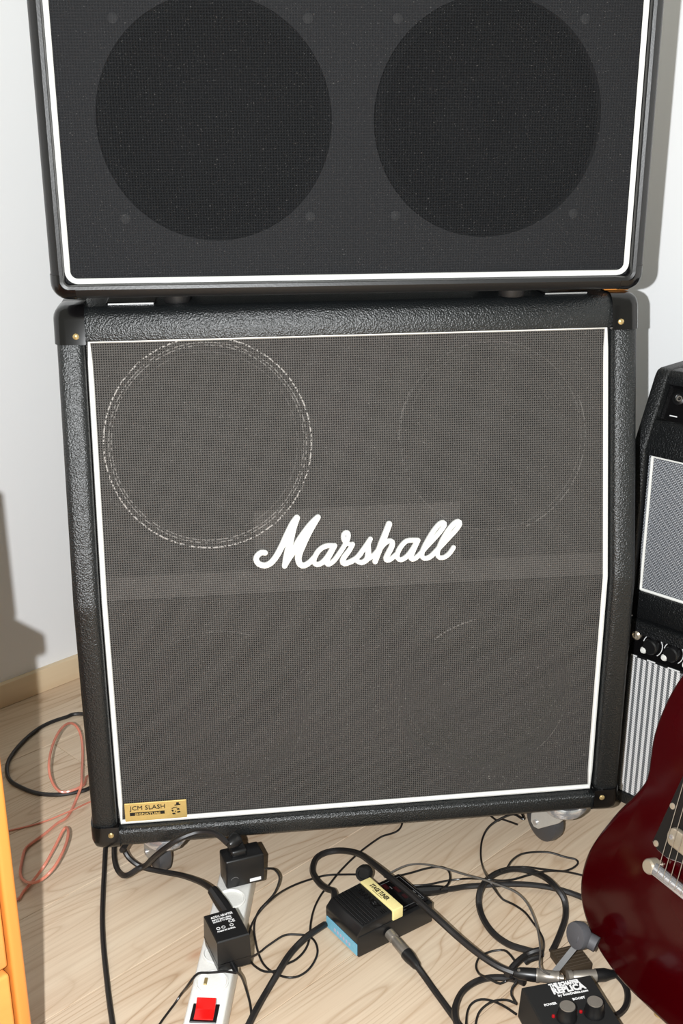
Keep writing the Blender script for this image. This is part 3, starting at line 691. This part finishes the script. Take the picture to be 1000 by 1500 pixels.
# far adapter
a1 = thing('power_adapter', 'flat black power adapter with small white sticker at the far end of the strip', 'power adapter', Vector((-.1775, -.0230, .0433)), .245)
obj('housing', box(-.0285, .0285, -.018, .016, 0, .046, .003, 3), 'black', a1)
obj('sticker', box(.006, .0225, -.0186, -.0179, .0045, .0095), 'print', a1)
obj('label_arch', tube([Vector((-.016+.006*math.cos(t), -.0182, .012+.006*math.sin(t))) for t in [pi*.15+i*pi*.7/8 for i in range(9)]], .0004, 5), 'grey_metal', a1)
obj('plug_boss', box(-.018, .006, -.012, .012, .044, .056, .004, 3), 'black', a1)

# ------------------------------------------------------------------ tuner pedal
TB = onz(525, 1404, 0); tx = Vector((.886, .463, 0)).normalized(); TRZ = math.atan2(tx.y, tx.x)
tu = thing('tuner_pedal', 'black floor tuner pedal with cream band and ribbed footplate', 'effects pedal', TB, TRZ)
TL, TW = .1285, .079
obj('base', box(0, TL, 0, TW, .001, .034, .0015, 2), 'black', tu)
tr = obj('footplate', prism([(-.0015, .0225), (-.0015, .036), (.008, .047), (.0585, .050), (.0585, .030)], .0015, TW-.0015, 'y', .002, 2), 'black', tu)
for i in range(6):
    x = .010+i*.0052; obj('rib', box(x, x+.0018, .004, TW-.004, .0465, .0488+.0003*i, .0005, 1), 'black_gloss', tr)
text('embossed_lettering', 'IBANEZ', .0125, 'black_gloss', tr, (.0435, TW-.013, .0495), (0, -1, 0), (1, 0, .06), .0006, .0002, fit=.046)
for y0 in (.005, .067):
    for q in range(3): obj('emboss_line', box(.0445+q*.003, .0455+q*.003, y0, y0+.008, .0488, .0499), 'black_gloss', tr)
bd = obj('cream_band', box(.0585, .0765, .0005, TW-.0005, .033, .0512, .0018, 3), 'cream', tu)
text('band_lettering', 'STAGE TUNER', .0098, 'ink', bd, (.0640, TW-.016, .0513), (0, -1, 0), (1, 0, 0), .0002, .0003, fit=.040)
obj('band_small_print', box(.0610, .0616, .030, .052, .0511, .0514), 'ink', bd)
dp = obj('display_panel', box(.0785, TL-.003, .006, TW-.006, .0335, .0380, .001, 1), 'black_gloss', tu)
fr = bmesh.new()
for a in ((.0825, .1215, .0105, .0111), (.0825, .1215, .0680, .0686), (.0825, .0831, .0105, .0686), (.1209, .1215, .0105, .0686)): box(a[0], a[1], a[2], a[3], .0379, .0382, bm=fr)
obj('panel_outline', fr, 'grey_metal', dp, smooth=0)
for a in ((.0880, .055, .012), (.0985, .040, .014), (.0985, .024, .010), (.1095, .030, .012), (.1095, .016, .008)): obj('display_segment', box(a[0], a[0]+.0065, a[1], a[1]+a[2], .0379, .0382), M.setdefault('dim_red', plain('unlit_red_display', (48, 16, 18), .25)), dp)
for x, yv in ((.0955, .052), (.106, .036), (.1175, .026), (.1175, .014)): obj('panel_caption', box(x, x+.0012, yv, yv+.006, .0379, .0382), 'grey_metal', dp)
bl = obj('blue_label', box(-.0012, .0002, .003, TW-.003, .003, .0205), 'blue', tu)
for yv in (.018, .025, .032, .039, .046, .053): obj('label_print', box(-.0015, -.0010, yv, yv+.0035, .0085, .0130), 'pink', bl)
def tl_(x, y, z): return TB + tx*x + Vector((-tx.y, tx.x, 0))*y + Vector((0, 0, z))

# ------------------------------------------------------------------ replica pedal and ribbed box
RP = onz(764, 1444, .05); RP.z = 0; RRZ = .11
rp = thing('boost_pedal', 'black metal effects pedal with two silver-topped knobs and white lettering', 'effects pedal', RP, RRZ)
RW, RL, RH = .0935, .119, .048
obj('housing', loft([[(x, y, z) for x, y in ((-a, b_+0), (RW+a, b_), (RW+a, -RL-a), (-a, -RL-a))] for a, b_, z in ((.002, .002, .002), (0, 0, RH-.002), (-.0015, -.0015, RH))], True, True), 'black_matte', rp, smooth=20)
obj('base_plate', box(-.002, RW+.002, -RL-.002, .002, 0, .0022), 'black', rp)
ux, uy = (1, 0, 0), (0, 1, 0)
text('pedal_lettering', 'THE SCHAFFER', .0088, 'print', rp, (.034, -.0100, RH), ux, uy, .0003, .0006, fit=.041)
text('pedal_lettering', 'REPLICA', .0135, 'print', rp, (.034, -.0210, RH), ux, uy, .0003, .0007, fit=.044)
text('pedal_lettering', 'by SoloDallas.com', .0052, 'print', rp, (.038, -.0265, RH), ux, uy, .0003, .0002, fit=.040)
text('control_lettering', 'POWER', .0048, 'print', rp, (.015, -.0375, RH), ux, uy, .0003, .0002, fit=.0165)
text('control_lettering', 'BOOST', .0048, 'print', rp, (.053, -.0365, RH), ux, uy, .0003, .0002, fit=.0165)
text('control_lettering', 'OUTPUT', .0048, 'print', rp, (.062, -.088, RH), ux, uy, .0003, .0002, fit=.019)
for x, y_ in ((.0330, -.0620), (.0685, -.0630)):
    kb = obj('knob', lathe([(.0125, 0), (.0125, .004), (.0112, .006), (.0106, .018), (0, .018)], 28), 'black', rp, (x, y_, RH))
    obj('knob_cap', lathe([(.0095, 0), (.0093, .0008), (0, .0008)], 28), 'steel', kb, (0, 0, .018))
    obj('indicator', lathe([(.0022, 0), (.002, .002), (0, .003)], 10), 'red_led', rp, (x-.0145, y_+.006, RH))
obj('footswitch', lathe([(.0085, 0), (.0085, .004), (.006, .004), (.006, .012), (0, .014)], 18), 'chrome', rp, (RW/2, -.10, RH))
rb = thing('ribbed_box', 'dark brown ribbed plastic box on the floor behind the boost pedal', 'box', Vector((.2540, -.2065, 0)), .2)
obj('body', box(-.021, .021, -.021, .021, 0, .0115, .002, 2), 'brown', rb)
for i in range(7): obj('rib', box(-.0195, .0195, -.0185+i*.0055, -.0160+i*.0055, .0110, .0133, .0006, 1), 'brown', rb)

# ------------------------------------------------------------------ cables
from mathutils.kdtree import KDTree
LAID = []                       # cables already lying there: later ones are laid over them
def lay_over(P, r):
    P = [Vector((p.x, p.y, max(p.z, r+.0003))) for p in P]
    n = len(P)
    for it in range(8):
        lift = [0.0]*n
        for kd, r0 in LAID:
            for i, p in enumerate(P):
                for co, k, ds in kd.find_range(p, r+r0+.0010):
                    hd = math.hypot(p.x-co.x, p.y-co.y)
                    need = co.z + math.sqrt(max((r+r0+.0014)**2-hd*hd, 0)) - p.z
                    if need > lift[i]: lift[i] = need
        if max(lift) < 1e-5: break
        sm = lift[:]
        for i in range(n):
            if lift[i] > 0:
                for k in range(-9, 10):
                    if 0 <= i+k < n: sm[i+k] = max(sm[i+k], lift[i]*(.5+.5*math.cos(pi*k/10)))
        P = [p + (CAMP-p)*(l/(CAMP.z-p.z)) for p, l in zip(P, sm)]
    kd = KDTree(n)
    for i, p in enumerate(P): kd.insert(p, i)
    kd.balance(); LAID.append((kd, r))
    return P
def cable(name, label, pts, r, mat='cable', cat='cable', pre=(), post=(), step=.004):
    pts = list(pts)
    P = list(pre) + [onz(p[0], p[1], p[2] if len(p) > 2 else r+.0004) for p in pts] + list(post)
    if pts[-1][1] > 1500: d_ = (P[-1]-P[-2]).normalized(); d_.z = 0; P += [P[-1]+d_*.12+Vector((.01, 0, 0)), P[-1]+d_*.30+Vector((-.02, 0, 0))]
    o = obj(name, tube(lay_over(smooth_path(P, step), r), r, 8), mat); return tag(o, label, cat), P
def plug_on(o, p, d, segs):
    """plug children along direction d from p; segs: (name, mat, [(r, h), ...])"""
    q = Vector((0, 0, 1)).rotation_difference(Vector(d).normalized())
    for nm, mt, prof in segs:
        b = lathe(prof, 18); m_ = q.to_matrix().to_4x4(); m_.translation = Vector(p)
        bmesh.ops.transform(b, matrix=m_, verts=b.verts); obj(nm, b, mt, o)
TK, TN = .0036, .0016
V = Vector
cable('power_cable', 'straight thick black cable running out from under the cabinet corner', [(155, 1235), (153, 1270), (151, 1310), (150, 1350), (152, 1390), (156, 1430), (160, 1465), (165, 1500), (172, 1545)], .0038, pre=[V((-.36, .32, .0042)), V((-.382, .2, .0042))])
cable('audio_cable', 'black cable looping out over the floor beside the left baseboard', [(126, 1046), (95, 1051), (62, 1064), (35, 1085), (16, 1108), (10, 1125), (14, 1142), (30, 1153), (55, 1162), (85, 1164), (112, 1160), (134, 1153)], TK, pre=[V((-.30, .50, .004))], post=[V((-.372, .36, .004)), V((-.35, .46, .004))])
cable('speaker_wire', 'copper-pink speaker wire curled in two loops left of the cabinet', [(136, 1136, 0.0040), (122, 1150, 0.0250), (105, 1158, 0.0250), (90, 1160, 0.0250), (80, 1152, 0.0350), (73, 1135, 0.0550), (72, 1115, 0.0700), (77, 1092, 0.0700), (87, 1071, 0.0700), (99, 1060, 0.0650), (110, 1062, 0.0550), (118, 1076, 0.0400), (121, 1100, 0.0300), (120, 1130, 0.0300), (119, 1150, 0.0300), (112, 1170, 0.0060), (104, 1188, 0.0030), (96, 1199, 0.0030), (84, 1206, 0.0030), (66, 1221, 0.0030), (48, 1234, 0.0030), (37, 1244, 0.0030), (32, 1262, 0.0030), (30, 1281, 0.0040), (37, 1291, 0.0070), (49, 1293, 0.0250), (63, 1287, 0.0350), (78, 1272, 0.0450), (90, 1252, 0.0500), (98, 1232, 0.0500), (100, 1218, 0.0500), (97, 1212, 0.0450), (92, 1217, 0.0400), (80, 1241, 0.0300), (66, 1266, 0.0225), (51, 1287, 0.0060), (36, 1304, 0.0030), (20, 1319, 0.0020)], .0023, 'copper', 'wire', pre=[V((-.33, .28, 0.0030))], post=[V((-.56, .06, 0.0030))])
cable('speaker_wire', 'single thin red wire crossing the floor under the copper loops', [(136, 1173), (105, 1187), (60, 1205), (12, 1217), (-20, 1224)], .0014, 'copper', 'wire', pre=[V((-.36, .29, .002))])
# mains leads
zt = .062
o, P = cable('mains_lead', 'black mains lead from under the cabinet to the angled plug on the strip', [(181, 1243, .05), (189, 1257, .035), (208, 1270, .022), (238, 1277, .022), (268, 1283, .035), (295, 1293, .055), (311, 1304, zt)], .0042, pre=[V((-.31, .16, .06)), V((-.345, .03, .075))])
e = onz(311, 1304, zt); d = onz(336, 1340, .052)-e
pb = tube([e-d*.05, e, e+d*.25, e+d*.6, e+d*1.0], [.0045, .0075, .0085, .0095, .0085], 10); obj('plug', pb, 'black', o)
o, P = cable('mains_lead', 'black mains lead arching to the plug on the far adapter', [(203, 1272, .020), (214, 1267, .042), (224, 1257, .070), (241, 1243, .096), (262, 1229, .112), (290, 1219, .119), (315, 1221, .121), (334, 1236, .112)], .0042, pre=[V((-.372, .22, .0045)), V((-.368, .10, .006)), V((-.352, .05, .010))])
e = onz(336, 1238, .110); q_ = Vector((-.1835, -.0225, .1105)); d = q_-e
obj('plug', tube([e-d*.1, e, e+d*.3, e+d*.75, q_], [.0045, .006, .0085, .0105, .010], 10), 'black', o)
# adapter leads
cable('adapter_wire', 'thin black wire from the stickered adapter looping beside the strip', [(388, 1273, .060), (393, 1272, .060), (402, 1274, .052), (409, 1284, .040), (407, 1297, .026), (400, 1311, .012), (390, 1322, .005), (380, 1333, .003), (374, 1346), (372, 1361), (374, 1378), (378, 1395), (385, 1411), (396, 1422), (410, 1429), (423, 1432, .003), (437, 1430), (451, 1421), (461, 1407), (465, 1393), (461, 1379), (451, 1371), (435, 1369), (417, 1370), (400, 1380), (383, 1393), (370, 1401, .014), (362, 1403, .024)], TN, 'cable_thin', 'wire')
cable('adapter_wire', 'thin black wire curving from the tuner pedal to beside the strip', [(528, 1281, .012), (505, 1281, .006), (480, 1282), (455, 1288), (430, 1297), (408, 1309), (390, 1324), (376, 1341), (367, 1358), (363, 1378), (363, 1397), (367, 1408), (374, 1416), (387, 1423), (404, 1422), (418, 1413), (434, 1405, .003), (447, 1391, .003), (453, 1374, .006), (455, 1352, .006), (460, 1331, .003), (470, 1311), (482, 1296, .004), (500, 1274), (526, 1249), (556, 1227), (588, 1209)], TN, 'cable_thin', 'wire', post=[V((.10, .25, .003))])
cable('adapter_wire', 'thin twin wire from the lettered adapter trailing across the white strip', [(330, 1423, .0480), (318, 1424, .0480), (304, 1425, .0480), (290, 1426, .0470), (281, 1435, .0455), (273, 1446, .030), (266, 1455, .012), (256, 1470, .003), (244, 1486), (234, 1500), (222, 1520)], TN, 'cable_thin', 'wire', pre=[V((-.1945, -.2222, .0493))])
cable('adapter_wire', 'thin twin wire dropping off the strip beside the thick black cable', [(347, 1424, .0455), (354, 1432, .030), (360, 1448, .012), (366, 1470, .004), (368, 1490), (368, 1520)], TN, 'cable_thin', 'wire', pre=[V((-.1930, -.2222, .0493))])
# thick cables at the tuner
pj = tl_(-.001, .016, .018)
cable('instrument_cable', 'thick black cable running from the tuner pedal past the strip', [(476, 1354, .008), (465, 1361, .008), (447, 1374, .007), (425, 1397, .007), (408, 1423, .007), (392, 1450, .005), (378, 1474), (366, 1497), (352, 1530)], .0046)
o, P = cable('instrument_cable', 'thick black cable looping behind and over the tuner to the boost pedal', [(489, 1307, .026), (479, 1302, .019), (467, 1293, .012), (458, 1277, .006), (462, 1259, .005), (477, 1249, .006), (500, 1246, .010), (525, 1251, .022), (547, 1266, .040), (572, 1286, .050), (600, 1309, .052), (636, 1341, .050), (670, 1372, .040), (702, 1398, .034), (730, 1416, .030), (752, 1425, .028)], .0048, pre=[tl_(.018, TW+.0055, .024)])
e = onz(752, 1425, .028); d = onz(815, 1432, .028)-e
plug_on(o, e, d, [('boot', 'black', [(.005, 0), (.0078, .008), (.0088, .026), (.0086, .030), (0, .030)]), ('barrel', 'steel', [(0, .029), (.0092, .029), (.0092, .031), (.0082, .033), (.0080, .054), (.0086, .055), (.0086, .058), (.004, .059), (.004, .064), (0, .064)])])
obj('boot_screw', lathe([(.0022, 0), (.002, .001), (0, .0014)], 10), 'steel', o, e+d.normalized()*.006+V((0, -.002, .0065)))
o, P = cable('instrument_cable', 'thick black cable leaving the silver plug in front of the tuner', [(611, 1416, .014), (622, 1431, .008), (634, 1448, .005), (650, 1470), (666, 1492), (684, 1516)], .0044)
s0 = onz(612, 1417, .014); s1 = tl_(.050, -.0025, .020); d = s1-s0; Ld = d.length
plug_on(o, s0, d, [('boot', 'black', [(.0045, 0), (.0062, .004), (.0072, .012), (.0085, .020), (.0085, .028), (0, .028)]), ('barrel', 'steel', [(0, .027), (.0082, .027), (.0076, .030), (.0072, .052), (.006, .054), (.006, .058), (.0075, .058), (.0075, Ld-.0005), (0, Ld-.0005)])])
# round plug head behind the tuner
o, P = cable('right_angle_plug', 'round black right-angle plug standing behind the cream band of the tuner', [(536, 1292, .030), (534, 1284, .040)], .004, 'black', 'plug', pre=[tl_(.06, TW+.0045, .022)])
e = onz(533, 1279, .044)
plug_on(o, e, (-.5, -.75, .25), [('plug_head', 'rubber', [(0, -.008), (.0105, -.008), (.0118, -.004), (.0118, .004), (.0105, .007), (.0068, .007), (.0062, .0045), (.0025, .0045), (0, .0045)])])
o, P = cable('instrument_cable', 'thick black cable from the tuner running behind the red guitar', [(652, 1303, .012), (680, 1299, .008), (705, 1297, .010), (740, 1295, .012), (775, 1296, .012), (805, 1300, .010), (832, 1307, .006), (856, 1316), (890, 1330)], .0042, pre=[tl_(TL+.006, .050, .018), tl_(TL+.014, .050, .018)], post=[V((.40, -.02, .005)), V((.52, -.05, .005))])
s0 = tl_(TL+.0045, .050, .018); d = onz(652, 1303, .012)-s0
obj('plug_boot', tube([s0, s0+d*.3, s0+d*.7, s0+d*1.05], [.0075, .0085, .0075, .005], 10), 'black', o)
cable('instrument_cable', 'thick black cable lying in a big oval loop between tuner and guitar', [(796, 1397, .005), (788, 1396, .005), (768, 1391), (744, 1383), (722, 1367), (707, 1345), (701, 1322), (704, 1302, .008), (714, 1288, .010), (730, 1278, .010), (752, 1273, .008), (775, 1276, .006), (797, 1285), (814, 1300), (826, 1320, .003), (828, 1342), (821, 1365), (812, 1386, .006), (808, 1393, .006)], .0046)
cable('thin_wire', 'thin black wire from the right caster curving down to the oval loop', [(766, 1200, .03), (752, 1193, .03), (735, 1198, .022), (716, 1211, .010), (706, 1230), (704, 1255), (709, 1276, .004), (718, 1292, .014), (725, 1304, .010), (737, 1318), (752, 1325), (768, 1336), (780, 1351), (790, 1365), (796, 1380), (794, 1394, .012), (788, 1402, .004)], TN, 'cable_thin', 'wire', pre=[V((.27, .11, .03))])
cable('thin_wire', 'thin black wire passing under the cabinet beside the right caster', [(758, 1208), (750, 1205), (735, 1200), (718, 1195)], TN, 'cable_thin', 'wire', post=[V((.18, .30, .002))])
cable('thin_wire', 'thin black wire bent in a long loop beside the guitar body', [(742, 1272, .016), (750, 1260, .014), (764, 1251, .010), (785, 1248, .010), (806, 1249, .010), (826, 1255, .008), (843, 1259, .006), (846, 1265, .004), (838, 1272), (825, 1276), (803, 1276, .004), (780, 1280, .010), (752, 1288, .016), (732, 1290, .016), (712, 1288, .016), (685, 1287, .006), (655, 1290, .003), (625, 1296), (598, 1297)], TN, 'cable_thin', 'wire')
cable('thin_wire', 'thin black wire running from the oval loop behind the guitar body', [(732, 1276, .018), (746, 1271, .016), (768, 1270, .012), (800, 1274, .008), (828, 1277, .004), (848, 1281), (875, 1287)], TN, 'cable_thin', 'wire')
cable('twin_wire', 'thin silver-black twin wire arching from the tuner to the boost pedal', [(562, 1285, .020), (578, 1275, .026), (598, 1267, .030), (620, 1266, .034), (650, 1272, .038), (680, 1281, .036), (706, 1288, .032), (732, 1297, .030), (755, 1307, .028), (770, 1321, .026), (780, 1340, .026), (787, 1362, .028), (791, 1390, .034), (791, 1418, .042)], .0014, 'silver_wire', 'wire', post=[V((.206, -.262, .036))])
cable('thin_wire', 'short thin black wire looped from the tuner to its right-hand plug', [(574, 1285, .02), (600, 1279, .010), (625, 1272, .012), (645, 1270, .014), (656, 1275, .016), (659, 1286, .018), (655, 1296, .018), (645, 1303, .020)], TN, 'cable_thin', 'wire')
o, P = cable('instrument_cable', 'thick black cable bending in an arc beside the boost pedal', [(768, 1440, .010), (755, 1435, .008), (735, 1432, .006), (713, 1433), (693, 1440), (677, 1453), (668, 1470), (666, 1488), (672, 1508), (682, 1530)], .0044, post=[])
cable('thin_wire', 'thin black wire making a small hoop under the long cable by the pedal', [(757, 1413, .010), (748, 1400, .008), (738, 1392, .006), (722, 1393, .004), (708, 1398), (700, 1405), (697, 1416), (701, 1426), (712, 1432, .011), (722, 1437, .006), (732, 1441), (741, 1437, .004), (752, 1434, .020)], TN, 'cable_thin', 'wire')
cable('thin_wire', 'thin black wire curving from the pedal corner to the floor, outer of two', [(682, 1512), (684, 1484), (691, 1470), (704, 1464), (720, 1466, .003), (738, 1474, .005), (756, 1486, .006)], TN, 'cable_thin', 'wire')
cable('thin_wire', 'thin black wire curving from the pedal corner to the floor, inner of two', [(695, 1510), (700, 1486), (711, 1473), (725, 1466), (742, 1465), (757, 1471, .006)], TN, 'cable_thin', 'wire')
cable('thin_wire', 'tiny thin black wire hooked along the left side of the boost pedal', [(757, 1438, .024), (750, 1447, .016), (749, 1458, .010), (756, 1470, .006)], TN, 'cable_thin', 'wire')
cable('patch_cable', 'short thick black cable curling behind the plug of the boost pedal', [(742, 1428, .006), (752, 1415, .008), (764, 1404, .010), (777, 1396, .010), (790, 1392, .010)], .0046)
cable('patch_cable', 'short black cable tucked against the dark ribbed box', [(768, 1411, .004), (772, 1408, .004), (778, 1405, .004), (790, 1402, .005)], .0034)
o, P = cable('patch_cable', 'short thick black cable curving from silver plug round the right side of the boost pedal', [(902, 1427, .0105), (914, 1441, .008), (919, 1458, .006), (916, 1474, .006), (907, 1485, .008), (898, 1489, .010)], .0042)
e = onz(902, 1427, .0105); d = onz(824, 1432, .0125)-e
plug_on(o, e, d, [('boot', 'black', [(.005, 0), (.0065, .008), (.0088, .016), (.0088, .028), (0, .028)]), ('barrel', 'steel', [(0, .027), (.0084, .027), (.0080, .034), (.0078, .056), (.0060, .060), (.0088, .060), (.0088, .066), (.004, .067), (0, .067)])])
